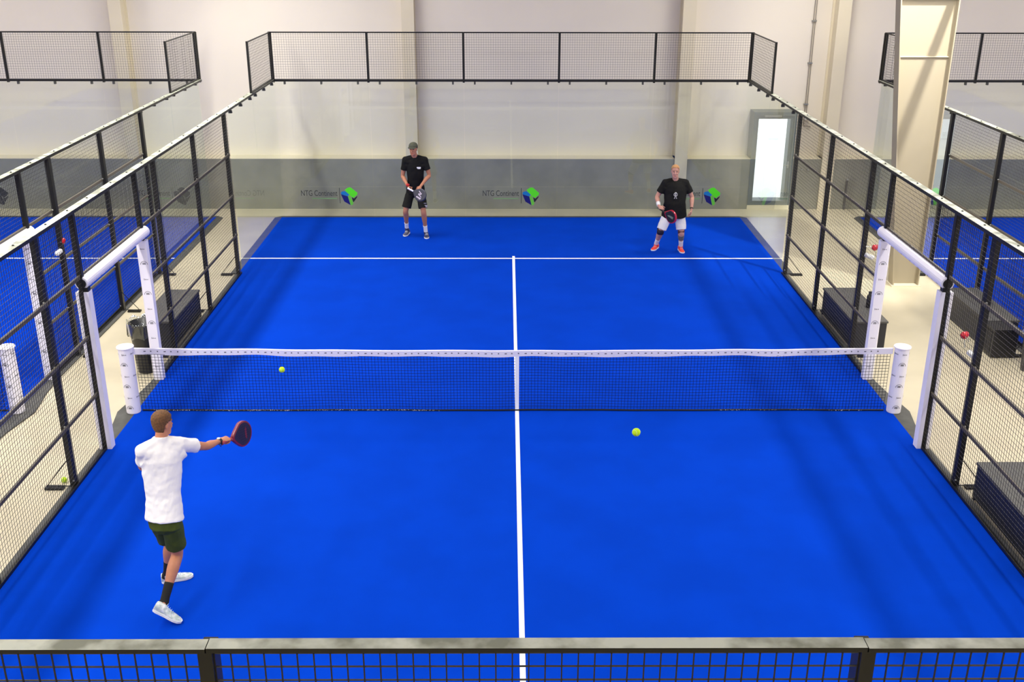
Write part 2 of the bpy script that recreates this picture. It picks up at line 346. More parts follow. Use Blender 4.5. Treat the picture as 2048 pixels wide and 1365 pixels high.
def side_fence(k, sg, label, gap=(-1.05, 1.10), near=-10.0, r=.0021):
    """one long side: glass at the ends, 3 m mesh along the middle, padded doorway at the net. sg=+1 right side"""
    cx = CX[k]; x = cx+sg*5.0; t = thing('side_fence', (x,0,0), label, 'fence')
    xm = x+sg*.012; xp = x+sg*.065
    # glass panes
    for y0 in ([6.0, 8.0] + ([-8.0, -10.0] if near < -9 else [])):
        m = MB(); m.box(x-.006, x+.006, y0+.004, y0+1.996, .03, 2.975); m.build('glass_pane', GLASS, t)
    for y0 in ([8.0] + ([-10.0] if near < -9 else [])):
        m = MB(); mesh_panel(m, 'x', x+sg*.02, y0+.03, y0+1.97, 3.03, 3.975); m.build('mesh_panel', [WIRE, WIRE_LIT], t)
        for yy in ((y0+.0, y0+1.97) if y0 > 0 else (y0+.03, y0+2.0)):
            m = MB(); m.box(x+sg*.02-.02, x+sg*.02+.02, yy-.02, yy+.02, 2.99, 3.985); m.build('post', BLACK, t)
        m = MB(); m.box(x+sg*.02-.012, x+sg*.02+.012, y0, y0+2, 3.96, 3.98); m.build('upper_rail', BLACK, t)
        m = MB(); m.box(x+sg*.02-.02, x+sg*.02+.02, y0, y0+2, 3.018, 3.04); m.build('upper_rail', BLACK, t)
    # mesh fields
    fields = [(4,6,0), (2,4,0), (gap[1],2,0), (gap[0],gap[1],2.2), (-2,gap[0],0), (-4,-2,0), (-6,-4,0)]
    for a,b,z0 in fields:
        if b <= near: continue
        m = MB(); mesh_panel(m, 'x', xm, a+.005, b-.005, max(z0,.05), 2.97, r); m.build('mesh_panel', [WIRE, WIRE_LIT], t)
        for z in (.76, 1.49, 2.23):
            if z > z0:
                m = MB(); m.box(min(xm+sg*.006,xm+sg*.03), max(xm+sg*.006,xm+sg*.03), a, b, z-.02, z+.02); m.build('cross_bar', BARM, t)
        if z0 == 0:
            m = MB(); m.box(min(x,x+sg*.012), max(x,x+sg*.012), a, b, .022, .055); m.box(min(x,x+sg*.06), max(x,x+sg*.06), a, b, .019, .026); m.build('bottom_rail', BLACK, t)
    # top rail in 2 m lengths with a pale dusty top
    ys = [y for y in (-10,-8,-6,-4,-2,0,2,4,6,8) if y >= near]
    for y0 in ys:
        m = MB(); x0,x1 = sorted((x-sg*.01, x+sg*.085)); m.box(x0, x1, y0+.002, y0+1.998, 2.978, 3.018, 0, 1)
        for q in (.3, .9, 1.5):
            m.lathe((x+sg*.045, y0+q, 3.018), [(.012,0),(.012,.008),(.004,.012)], 8)
        m.build('top_rail', [BLACK, DUST], t)
    for y0 in ([6.0, 8.0] + ([-8.0, -10.0] if near < -9 else [])):
        for dy in (.23, 1.0, 1.77):
            m = MB(); clamp(m, 'x', x, y0+dy, 2.978, sg); m.build('clamp', mat('clamp_grey', rgb(70,70,66), .5), t)
    # posts with feet
    for yy in [y for y in (6,4,2,-2,-4,-6) if y >= near]:
        m = MB(); x0,x1 = sorted((xp-sg*.028, xp+sg*.03)); m.box(x0, x1, yy-.04, yy+.04, .0195, 2.98)
        p = m.build('post', BLACK, t)
        # triangular rod brace with a ground plate, on the outer side
        e = sg*.29
        m = MB(); m.tube([(xp,yy-.05,.35),(xp+sg*.03,yy-.05,.35),(xp+e,yy-.05,.035),(xp,yy-.05,.035)], .007, 6)
        m.box(*sorted((xp+e-sg*.19, xp+e+sg*.02)), yy-.09, yy-.01, .0, .028); m.build('foot_brace', BLACK, p)
        m = MB()
        for z in (.1, .78, 1.5, 2.25): m.lathe((0,0,0), [(.012,0),(.012,.01)], 8)
        m.v = []; m.f = []; m.m = []
        for z in (.1, .78, 1.5, 2.25): m.ball((xp-sg*.02, yy-.043, z), .012, n=8)
        m.build('bolt', STEEL, p)
    # doorway posts with padding
    for yy, d in ((gap[0],-1), (gap[1],1)):
        m = MB(); m.box(*sorted((x, x+sg*.06)), yy-.03, yy+.03, .0225, 2.98); m.build('post', BLACK, t)
        m = MB()
        if yy > 0:
            pw = .065
            prof = [(-.06*sg,-pw),(.06*sg,-pw),(.085*sg,-pw+.03),(.085*sg,pw-.02),(.06*sg,pw),(-.04*sg,pw),(-.06*sg,pw-.03)]
            m.prism([(x+.02*sg+a, yy+b) for a,b in prof], .02, 2.05)
            for i in range(9): # printed marks facing the camera side
                zc = .22+i*.215
                big = i % 2
                printed(m, (x+.02*sg, yy-pw-.001, zc), V((1,0,0)), V((0,0,1)), .05 if big else .036, big)
            m.build('padding', [PAD, PRINT], t)['label'] = 'white padding with small grey prints'
        else:
            pw = .055 # thin wrap seen edge-on, closed along a dark seam
            m.box(*sorted((x-sg*.055, x-sg*.0)), yy-pw, yy+pw+.01, .02, 2.05)
            m.box(*sorted((x+sg*.062, x+sg*.095)), yy-pw, yy+pw, .02, 2.05)
            m.build('padding', [PAD, PRINT], t)['label'] = 'white padding'
    m = MB(); zc = 2.15
    pr = []
    for q in range(15):
        a = math.radians(-150+q*300/14 + (0)); pr.append((math.cos(a), math.sin(a)))
    # padded lintel: tube with a slit at its top outer side
    m.tube([(x+sg*.02, gap[0]-.03, zc), (x+sg*.02, gap[1]+.10, zc)], .076, 20)
    for i in range(14):
        yy = gap[0]+.12+i*.15
        printed(m, (x+sg*.02-sg*.067, yy, zc-.040), V((0,1,0)), V((sg*.5,0,.85)), .03, i % 2)
    m.build('lintel_padding', [PAD, PRINT], t)['label'] = 'white roll padding over the doorway'
    m = MB(); m.tube([(x+sg*.02, gap[0]-.045, zc), (x+sg*.02, gap[0]-.028, zc)], .056, 16); m.box(x-.03, x+.05, gap[0]-.04, gap[0]+.04, 2.05, 2.1)
    m.box(*sorted((x-.0*sg, x+.05*sg)), gap[0], gap[1], 2.125, 2.175); m.build('lintel', BLACK, t)
    return t

def printed(m, c, u, w, s, big):
    """tiny grey print: an arc over two bars, or a row of strokes"""
    c = V(c); n = u.cross(w).normalized()
    def quad(a, b, cc, d): m.add([c+u*p[0]*s+w*p[1]*s for p in (a,b,cc,d)], [(0,1,2,3)], 1)
    if big:
        for i in range(8):
            a0 = math.pi*i/8; a1 = math.pi*(i+1)/8
            quad((math.cos(a0),math.sin(a0)),(math.cos(a1),math.sin(a1)),(math.cos(a1)*.88,math.sin(a1)*.88),(math.cos(a0)*.88,math.sin(a0)*.88))
        for z in (.0,.2,.4): quad((-.45,z),(.45,z),(.45,z+.14),(-.45,z+.14))
    else:
        for i in range(5):
            x0 = -.8+i*.34; h = (.5,.2,.35,.15,.3)[i]
            quad((x0,-h*.4),(x0+.2,-h*.4),(x0+.2,h),(x0,h))

for k in 'mlr': court_ground(k)
end_wall('m', 10.0, 1, 'glass and mesh back wall of the middle court, behind the two far players')
end_wall('l', 10.0, 1, 'glass and mesh back wall of the neighbouring court beyond the left fence')
end_wall('r', 10.0, 1, 'glass and mesh back wall of the neighbouring court behind the steel column')
end_wall('m', -10.0, -1, 'mesh-topped near end wall with a dusty pale top rail, right below the viewer', wires=.0030)
side_fence('m', -1, 'long left mesh fence of the middle court, with padded doorway by the net')
side_fence('m', 1, 'long right mesh fence of the middle court, with padded doorway by the net')
side_fence('l', 1, 'mesh fence of the left neighbouring court, across the left aisle', near=-4)
side_fence('r', -1, 'mesh fence of the right neighbouring court, behind the steel column', near=-4)

# ------------------------------------------------------------ nets
def net(k, label, x0=-4.92, x1=4.9):
    cx = CX[k]; t = thing('court_net', (cx,0,.02), label, 'net')
    top = lambda x: .885+.035*(x/4.9)**2 + .003*math.sin(x*5)
    wav = lambda x,z: .012*math.sin(x*2.3+z*3)+.006*math.sin(x*7)
    m = MB(); n = round((x1-x0)/.0425)
    L = .082
    for i in range(n+1):
        x = x0+(x1-x0)*i/n; zt = top(x)-L; sh = .0
        pts = [(cx+x, wav(x,z), z) for z in (.045, .33, .6, zt)]
        m.tube(pts, .0028, 4, caps=False)
    rows = 19
    for j in range(1, rows+1):
        pts = []
        for i in range(0, 61):
            x = x0+(x1-x0)*i/60; z = .045+(top(x)-L-.045)*j/rows
            pts.append((cx+x, wav(x,z), z))
        m.tube(pts, .0028, 4, caps=False)
    m.build('net_mesh', NETM, t)
    m = MB(); N = 80; vs = []; 
    for i in range(N+1):
        x = x0-.02+(x1-x0+.04)*i/N; zt = top(x); b = .006*math.sin(x*3.1)+.004*math.sin(x*9)
        y = wav(x, zt)*.4
        for (dy,dz) in ((-.010,-L-.004+b),(-.011,-.006),(-.004,.002),(.004,.002),(.011,-.006),(.010,-L-.004+b)):
            vs.append((cx+x, y+dy, zt+dz))
    fs = [(i*6+q, (i+1)*6+q, (i+1)*6+(q+1)%6, i*6+(q+1)%6) for i in range(N) for q in range(6)] + [tuple(range(6)), tuple(range(N*6,N*6+6))[::-1]]
    m.add(vs, fs)
    for i in range(112):
        x = x0+.12+i*.0865
        if x > x1-.1: break
        y = wav(x, top(x))*.4-.0125
        m.add([(cx+x+a, y, top(x)-.048+b*1.4) for a,b in ((0,0),(.016 if i%3 else .028,0),(.016 if i%3 else .028,.010),(0,.013 if i%3 else .008))], [(0,1,2,3)], 1)
    m.build('top_band', [PAD, PRINT], t)['label'] = 'white band with small grey prints'
    m = MB(); m.box(cx+.01, cx+.06, -.006, .006, .03, .84)
    m.build('centre_strap', LINE, t)['label'] = 'white centre strap'
    m = MB(); m.tube([(cx+x0+(x1-x0)*i/50, wav(x0+(x1-x0)*i/50,.03)*.6-.004, .036) for i in range(51)], .011, 8)
    m.build('bottom_cord', BLACK, t)
    m = MB(); random.seed(3)
    for i in range(240):
        x = x0+.1+random.random()*3.9 if random.random() < .8 else x1-.2-random.random()*2
        y = wav(x,.03)*.6-.0155; z = .030+random.random()*.012; w = .004+random.random()*.012
        m.add([(cx+x,y,z),(cx+x+w,y,z+random.uniform(-.004,.006)),(cx+x+w,y,z+.004),(cx+x,y,z+.004)], [(0,1,2,3)])
    m.build('whip_stitching', LINE, t)
net('m', 'long white-banded net across the middle court')
net('l', 'white-banded net of the left neighbouring court, seen through the mesh fence')

def net_post(x, y, label, sg):
    t = thing('net_post', (x,y,.0), label, 'post', 'padded net posts')
    m = MB(); m.tube([(x,y,.019),(x,y,.93)], .045, 16); m.build('tube', BLACK, t)
    m = MB(); m.lathe((x,y,0), [(.088,.022),(.092,.03),(.092,.93),(.108,.935),(.110,.945),(.106,.953),(.045,.953),(.03,.950)], 32)
    for j in range(6):
        zc = .10+j*.152
        for ang in (-95, -28, -162):
            a0 = math.radians(ang+(10 if j%2 else 0)); big = (j+1) % 2
            if ang != -95 and big: continue
            u = V((-math.sin(a0), math.cos(a0), 0)); c = V((x+math.cos(a0)*.0945, y+math.sin(a0)*.0945, zc))
            printed(m, c, u, V((0,0,1)), .046 if big else .034, big)
    m.build('padding', [PAD, PRINT], t, smooth=False)['label'] = 'white wrap with small grey prints'
    return t
net_post(-5.03, -.02, 'white padded net post at the left doorway of the middle court', -1)
net_post(5.03, -.02, 'white padded net post at the right doorway of the middle court', 1)
net_post(CX['l']+5.03, -.02, 'white padded net post of the neighbouring court, far left behind the mesh', 1)

# ------------------------------------------------------------ aisle furniture
def bench(x0, x1, y0, y1, label):
    t = thing('storage_bench', ((x0+x1)/2,(y0+y1)/2,0), label, 'bench', 'dark grey benches beside the fences')
    m = MB(); m.box(x0, x1, y0, y1, .42, .45); m.build('seat', BENCH, t, bevel=.004)
    m = MB(); m.box(x0+.015, x1-.015, y0+.015, y1-.015, .02, .42)
    m.build('body', BENCHF, t)
    m = MB(); 
    for xx in (x0+.03, x1-.03):
        for yy in (y0+.05, y1-.05): m.box(xx-.02, xx+.02, yy-.02, yy+.02, 0, .02)
    m.build('foot', BLACK, t)
bench(5.14, 5.68, 2.25, 3.885, 'dark grey bench outside the right fence, level with the far half of the court')
bench(-5.68, -5.14, 2.25, 3.78, 'dark grey bench outside the left fence, behind the black litter bin')
bench(5.14, 5.68, -4.0, -2.26, 'dark grey bench outside the right fence at the near right, blue-black in front')
bench(7.18, 7.70, 2.30, 3.885, 'dark grey bench across the right aisle, with a black bottle behind it')

def bottle(c, h, r, label, mt, cap):
    t = thing('drink_bottle', c, label, 'bottle')
    m = MB(); m.lathe(c, [(r*.9,0),(r,.01),(r,h*.72),(r*.5,h*.85),(r*.45,h*.9)], 16); m.build('body', mt, t, smooth=True)
    m = MB(); m.lathe(V(c)+V((0,0,h*.9)), [(r*.55,0),(r*.55,h*.1),(r*.3,h*.12)], 12); m.build('cap', cap, t)
bottle((5.58,2.9,.45), .26, .045, 'dark bottle standing on the bench outside the right fence', BIN, BLACK)
bottle((7.55,3.1,.45), .27, .042, 'black bottle with a white cap on the bench across the right aisle', BIN, WHITEP)

# litter bins
t = thing('litter_bin', (-5.30,1.42,0), 'round black litter bin with a clear bag, left aisle by the doorway', 'bin')
c = (-5.30,1.42,0)
m = MB(); m.lathe(c, [(.125,0),(.135,.02),(.185,.74),(.19,.75),(.178,.75),(.13,.05)], 28); m.build('body', BIN, t, smooth=True)
m = MB(); prof = []; N = 36; vs = []
for j,(r,z) in enumerate([(.17,.66),(.18,.755),(.205,.79),(.20,.74),(.203,.60),(.196,.56)]):
    for q in range(N):
        a = 2*math.pi*q/N; rr = r+.009*math.sin(q*2.7+j)+.006*math.sin(q*5.1); vs.append((c[0]+rr*math.cos(a), c[1]+rr*math.sin(a), z+.02*math.sin(q*1.3+j)))
m.add(vs, [(j*N+q, j*N+(q+1)%N, (j+1)*N+(q+1)%N, (j+1)*N+q) for j in range(5) for q in range(N)])
m.build('clear_bag', BAG, t, smooth=True)
t = thing('litter_bin', (7.30,2.02,0), 'square black slatted bin across the right aisle, in front of the bench end', 'bin')
m = MB(); m.box(7.14,7.50,1.88,2.20,.02,.44); m.build('body', BIN, t, bevel=.01)
m = MB()
for i in range(7): m.box(7.13,7.139,1.9+i*.042,1.915+i*.042,.06,.40)
m.build('slat', BING, t)
m = MB(); m.box(7.12,7.52,1.86,2.22,.44,.46); m.build('rim', BIN, t)
t = thing('litter_bin', (7.56,1.42,0), 'dark grey bin with a white label and clear bag, far right behind the mesh', 'bin')
m = MB(); m.lathe((7.56,1.42,0), [(.17,0),(.18,.02),(.215,.58),(.22,.60),(.20,.60),(.17,.06)], 8); m.build('body', BING, t)
m = MB(); m.add([(7.385,1.275,.33),(7.475,1.222,.33),(7.470,1.210,.52),(7.375,1.265,.52)], [(0,1,2,3)]); 
m.v = [tuple(V(p)+V((-.012,-.018,0))) for p in m.v]; m.build('label_sheet', PAPER, t)
m = MB(); N = 32; vs = []
for j,(r,z) in enumerate([(.19,.54),(.205,.61),(.235,.62),(.232,.52)]):
    for q in range(N):
        a = 2*math.pi*q/N; rr = r+.008*math.sin(q*2.9+j); vs.append((7.56+rr*math.cos(a), 1.42+rr*math.sin(a), z+.012*math.sin(q*1.7)))
m.add(vs, [(j*N+q, j*N+(q+1)%N, (j+1)*N+(q+1)%N, (j+1)*N+q) for j in range(3) for q in range(N)])
m.build('clear_bag', BAG, t, smooth=True)

# red ball knobs on posts
def red_knob(x, y, z, sg, dy, label):
    t = thing('signal_device', (x,y,z), label, 'device', 'red balls on fence posts')
    r = V((x+sg*.12, y+dy, z+.05))
    m = MB(); m.ball(r, .045, n=16)
    m.ball(r+V((.02,0,.015)), .034, n=12); m.build('red_ball', RED, t, smooth=True)
    m = MB(); m.tube([(x+sg*.0,y,z+.06), r], .005, 6); m.tube([r, r+V((sg*.02,-.05,-.13))], .004, 6); m.build('rod', STEEL, t)
    m = MB(); m.tube([(x,y-.05,z-.05),(x+sg*.05,y-.14,z-.06)], .034, 14); m.ball((x+sg*.055,y-.15,z-.06), .036, n=14); m.build('white_base', WHITEP, t, smooth=True)
red_knob(CX['l']+5.10, 1.93, 1.72, -.2, .1, 'red ball with white base on the post far left, behind the mesh')
red_knob(5.08, 1.95, 1.66, 1, -.03, 'red ball with white base on the right fence, beyond the net')
red_knob(5.08, -1.72, 1.62, .3, .22, 'red ball with white base on the right fence, nearer than the net')

# ------------------------------------------------------------ balls
def ball(c, label):
    t = thing('padel_ball', c, label, 'ball', 'yellow-green balls')
    m = MB(); m.ball(c, .034, n=24); m.build('felt', BALL, t, smooth=True)
    m = MB(); pts = []
    for i in range(41):
        a = 2*math.pi*i/40; p = V((math.cos(a)+.35*math.cos(3*a)*.9, math.sin(a)-.35*math.sin(3*a)*.9, .9*math.sin(2*a))).normalized()*.0338
        pts.append(V(c)+p)
    m.tube(pts, .0011, 5); m.build('seam', BALLL, t)
ball((-2.69,-1.5,1.247), 'yellow-green ball in the air, left, over the net')
ball((.95,-5.0,2.172), 'yellow-green ball in the air, right, before the net')
ball((-5.22,-1.90,.034), 'yellow-green ball lying on the floor outside the left fence')

# ------------------------------------------------------------ people
def bez(pts, n):   # Catmull-Rom sampling of (point, ra, rb)
    out = []
    for i in range(len(pts)-1):
        p0 = pts[max(i-1,0)]; p1 = pts[i]; p2 = pts[i+1]; p3 = pts[min(i+2,len(pts)-1)]
        for q in range(n):
            t = q/n; f = lambda a,b,c,d: .5*((2*b)+(c-a)*t+(2*a-5*b+4*c-d)*t*t+(3*b-a-3*c+d)*t**3)
            out.append([f(V(p0[0]),V(p1[0]),V(p2[0]),V(p3[0]))]+[p1[k]+(p2[k]-p1[k])*(t*t*(3-2*t)) for k in range(1,len(p1))])
    out.append([V(pts[-1][0])]+list(pts[-1][1:])); return out
def limb(mb, pts, side, n=5, ends=True):
    """pts: (p, r_side, r_front)"""
    S = bez(pts, n); side = V(side); R = []
    for i,(p,ra,rb) in enumerate(S):
        d = (S[min(i+1,len(S)-1)][0]-S[max(i-1,0)][0]).normalized()
        a = (side-d*side.dot(d)).normalized(); b = d.cross(a); R.append((p, a*ra, b*rb, d))
    rings = [(p,a,b) for p,a,b,d in R]
    if ends:
        p,a,b,d = R[0]; rings = [(p-d*a.length*.9, a*.3, b*.3),(p-d*a.length*.6, a*.75, b*.75)]+rings
        p,a,b,d = R[-1]; rings += [(p+d*a.length*.6, a*.75, b*.75),(p+d*a.length*.9, a*.3, b*.3)]
    mb.loft(rings, 18)
def remeshed(mb, name, mats, parent, voxel=.007, smooth=3, wrinkle=0, thick=0):
    me = mb.mesh(name); o = bpy.data.objects.new(name, me); COL.objects.link(o)
    bm = bmesh.new(); bm.from_mesh(me); bmesh.ops.recalc_face_normals(bm, faces=bm.faces); bm.to_mesh(me); bm.free()
    r = o.modifiers.new('r', 'REMESH'); r.mode = 'VOXEL'; r.voxel_size = voxel
    if smooth:
        s = o.modifiers.new('s', 'SMOOTH'); s.iterations = smooth; s.factor = .5
    dg = bpy.context.evaluated_depsgraph_get(); me2 = bpy.data.meshes.new_from_object(o.evaluated_get(dg)); me2.name = name
    o.modifiers.clear(); o.data = me2; bpy.data.meshes.remove(me)
    if wrinkle:
        vn = [v.normal.copy() for v in me2.vertices]
        for v,nn in zip(me2.vertices, vn):
            p = v.co; q = V((p.x*5+p.z*7, p.y*5+p.z*3, p.z*6-p.x*9)); v.co = p + nn*wrinkle*(mnoise.noise(q)+.5*mnoise.noise(q*2.3))
    me2.materials.clear()
    for mm in (mats if isinstance(mats,(list,tuple)) else [mats]): me2.materials.append(mm)
    me2.polygons.foreach_set('use_smooth', [True]*len(me2.polygons)); me2.polygons.foreach_set('material_index', [0]*len(me2.polygons)); me2.update()
    if parent: o.parent = parent; o.matrix_parent_inverse = Matrix.Translation(parent.location).inverted()
    return o

def hand(mb, w, d, nrm, thumb, curl, sc=1.0, spread=.0):
    """w wrist, d towards the fingers, nrm out of the palm, thumb side; curl in radians per joint"""
    d = V(d).normalized(); nrm = V(nrm); nrm = (nrm-d*nrm.dot(d)).normalized(); s = d.cross(nrm); s = s if s.dot(V(thumb)) > 0 else -s
    w = V(w)
    mb.loft([(w-d*.03*sc, s*.024*sc, nrm*.019*sc),(w, s*.027*sc, nrm*.018*sc),(w+d*.03*sc, s*.036*sc, nrm*.017*sc),(w+d*.065*sc, s*.041*sc, nrm*.015*sc),(w+d*.088*sc, s*.040*sc, nrm*.012*sc),(w+d*.097*sc, s*.034*sc, nrm*.007*sc)], 14)
    for i in range(4):
        o = (.030-.020*i)*sc; L = (.038,.043,.040,.031)[i]*sc; p = w+d*(.086-.004*abs(i-1.2))*sc+s*o; a = curl[0]+.06*i
        fan = s*spread*(1.5-i)*.1; pts = [p-d*.02*sc, p]; rr = [.009*sc,.0095*sc]; dd = (d+fan).normalized()
        for jn,(fl,c) in enumerate(zip((1,.66,.52), (1,1.1,.8))):
            ang = a*(jn+1)*c if jn else a
            v = dd*math.cos(ang)+nrm*math.sin(ang); p = p+v*L*fl; pts.append(p); rr.append((.009,.0082,.0068)[jn]*sc)
        mb.tube(pts, rr, 8); mb.ball(pts[-1], rr[-1], n=8)
        for q,rad in zip(pts[1:-1], rr[1:-1]): mb.ball(q, rad*1.05, n=8)
    b = w+d*.025*sc+s*.026*sc+nrm*.006*sc; v1 = (d*.6+s*.75+nrm*.35).normalized(); v2 = (d*.8+s*.15+nrm*(.35+curl[0]*.5)).normalized()
    p1 = b+v1*.035*sc; p2 = p1+v2*.032*sc; p3 = p2+(v2+nrm*curl[0]*.35).normalized()*.024*sc
    mb.tube([b-v1*.015*sc,b,p1,p2,p3], [.013*sc,.013*sc,.0115*sc,.010*sc,.008*sc], 8); mb.ball(p3, .008*sc, n=8); mb.ball(p1, .0118*sc, n=8)

def head(mb, c, f, up, sc=1.0):
    f = V(f).normalized(); up = V(up); up = (up-f*up.dot(f)).normalized(); s = f.cross(up)
    M = Matrix((s, f, up)).transposed()
    T = lambda x,y,z: V(c)+M@V((x*sc,y*sc,z*sc))
    # skull lofted bottom to top: (z, half width, front, back)
    prof = [(-.118,.026,.070,-.010),(-.105,.042,.086,-.004),(-.085,.054,.088,.026),(-.055,.063,.087,.055),(-.02,.069,.084,.078),(.015,.073,.086,.092),(.05,.075,.086,.097),(.08,.070,.074,.090),(.105,.054,.052,.070),(.120,.030,.024,.042),(.125,.010,.004,.020)]
    rings = []
    for z,w,fr,bk in prof:
        rings.append((T(0,(fr-bk)/2,z), M@V((w*sc,0,0)), M@V((0,(fr+bk)/2*sc,0))))
    mb.loft(rings, 24)
    mb.tube([T(0,.082,.022),T(0,.098,-.008),T(0,.107,-.026),T(0,.092,-.036)], [.008*sc,.011*sc,.015*sc,.010*sc], 10)      # nose
    for q in (-1,1):
        mb.ball(T(q*.030,.074,.030), .024*sc, .012*sc, .009*sc, 10, M)      # brow
        mb.ball(T(q*.033,.072,-.030), .020*sc, .014*sc, .020*sc, 10, M)     # cheek
        mb.ball(T(q*.074,-.004,-.004), .009*sc, .018*sc, .031*sc, 10, M)    # ear
    mb.ball(T(0,.084,-.062), .024*sc, .010*sc, .006*sc, 10, M); mb.ball(T(0,.083,-.074), .020*sc, .010*sc, .007*sc, 10, M) # lips
    mb.ball(T(0,.078,-.104), .020*sc, .014*sc, .014*sc, 10, M)              # chin
    return T, M

def paint_face(o, T, M, c, sc, skin_i=0, lips=1, eye=2, brow=3, beard=None):
    Mi = M.inverted(); me = o.data
    for p in me.polygons:
        q = Mi@(p.center-V(c))/sc
        if q.y < .055 or abs(q.x) > .06 or abs(q.z) > .14: continue
        if abs(q.z+.068) < .008 and abs(q.x) < .024 and q.y > .075: p.material_index = lips
        elif abs(q.z-.012) < .0055 and .018 < abs(q.x) < .043: p.material_index = eye
        elif abs(q.z-.034) < .0055 and .014 < abs(q.x) < .050: p.material_index = brow

def hair_cap(parent, T, M, c, sc, mt, front=.062, nape=-.035, grow=1.06, name='hair', thick=.004, clip=None):
    """shell over the skull, cut along the hairline"""
    mb = MB(); head_only = [(-.085,.054,.060,.040),(-.055,.064,.080,.066),(-.02,.070,.084,.084),(.015,.074,.086,.095),(.05,.076,.088,.100),(.08,.072,.078,.094),(.105,.057,.056,.074),(.120,.034,.028,.046),(.128,.010,.004,.020)]
    rings = []
    for z,w,fr,bk in head_only:
        g = sc*grow; rings.append((T(0,(fr-bk)/2*grow,z*1.03), M@V((w*g,0,0)), M@V((0,(fr+bk)/2*g,0))))
    mb.loft(rings, 40)
    me = mb.mesh(name); bm = bmesh.new(); bm.from_mesh(me); bmesh.ops.recalc_face_normals(bm, faces=bm.faces)
    bmesh.ops.subdivide_edges(bm, edges=bm.edges, cuts=2, use_grid_fill=True)
    Mi = M.inverted(); kill = []
    for f in bm.faces:
        q = Mi@(f.calc_center_median()-V(c))/sc
        # hairline height as a function of how far forward the point lies
        h = nape if q.y < -.03 else (nape+(front-nape)*min(1,(q.y+.03)/.09))
        if abs(q.x) > .05 and -.03 < q.y < .035: h = .015+ (q.y+.03)*.5
        if q.z < h: kill.append(f)
    bmesh.ops.delete(bm, geom=kill, context='FACES'); bm.to_mesh(me); bm.free()
    me.materials.append(mt); me.polygons.foreach_set('use_smooth', [True]*len(me.polygons))
    o = bpy.data.objects.new(name, me); COL.objects.link(o); o.parent = parent; o.matrix_parent_inverse = Matrix.Translation(parent.location).inverted()
    s = o.modifiers.new('s','SOLIDIFY'); s.thickness = thick; s.offset = 1
    return o

def shoe(mb, heel, toe, up, w=.045, sole=1):
    heel = V(heel); toe = V(toe); d = (toe-heel); L = d.length; d.normalize(); up = V(up); up = (up-d*up.dot(d)).normalized(); s = d.cross(up)
    prof = [(0,.55,.02,.075),(.02,.80,.03,.095),(.10,.88,.032,.10),(.30,.90,.033,.095),(.42,.92,.032,.075),(.58,1.05,.030,.055),(.75,1.10,.026,.045),(.90,.90,.020,.035),(.98,.55,.014,.026),(1.0,.25,.01,.02)]
    rings = []
    for t,ww,_,h in prof:
        rings.append((heel+d*L*t+up*(h/2), s*w*ww, up*h/2))
    mb.loft(rings, 18)
def sole(mb, heel, toe, up, w=.047, h=.022, mi=0):
    heel = V(heel); toe = V(toe); d = (toe-heel); L = d.length; d.normalize(); up = V(up); up = (up-d*up.dot(d)).normalized(); s = d.cross(up)
    out = [(0,.35),(.03,.75),(.12,.92),(.3,.92),(.45,.93),(.6,1.06),(.76,1.12),(.9,.92),(.98,.55),(1.015,.2)]
    pts = [(t,ww) for t,ww in out]+[(t,-ww) for t,ww in out[::-1]]
    vs = [heel+d*L*t+s*w*ww for t,ww in pts]+[heel+d*L*t+s*w*ww+up*h for t,ww in pts]; n = len(pts)
    mb.add(vs, [tuple(range(n))[::-1], tuple(range(n,2*n))]+[(i,(i+1)%n,(i+1)%n+n,i+n) for i in range(n)], mi)

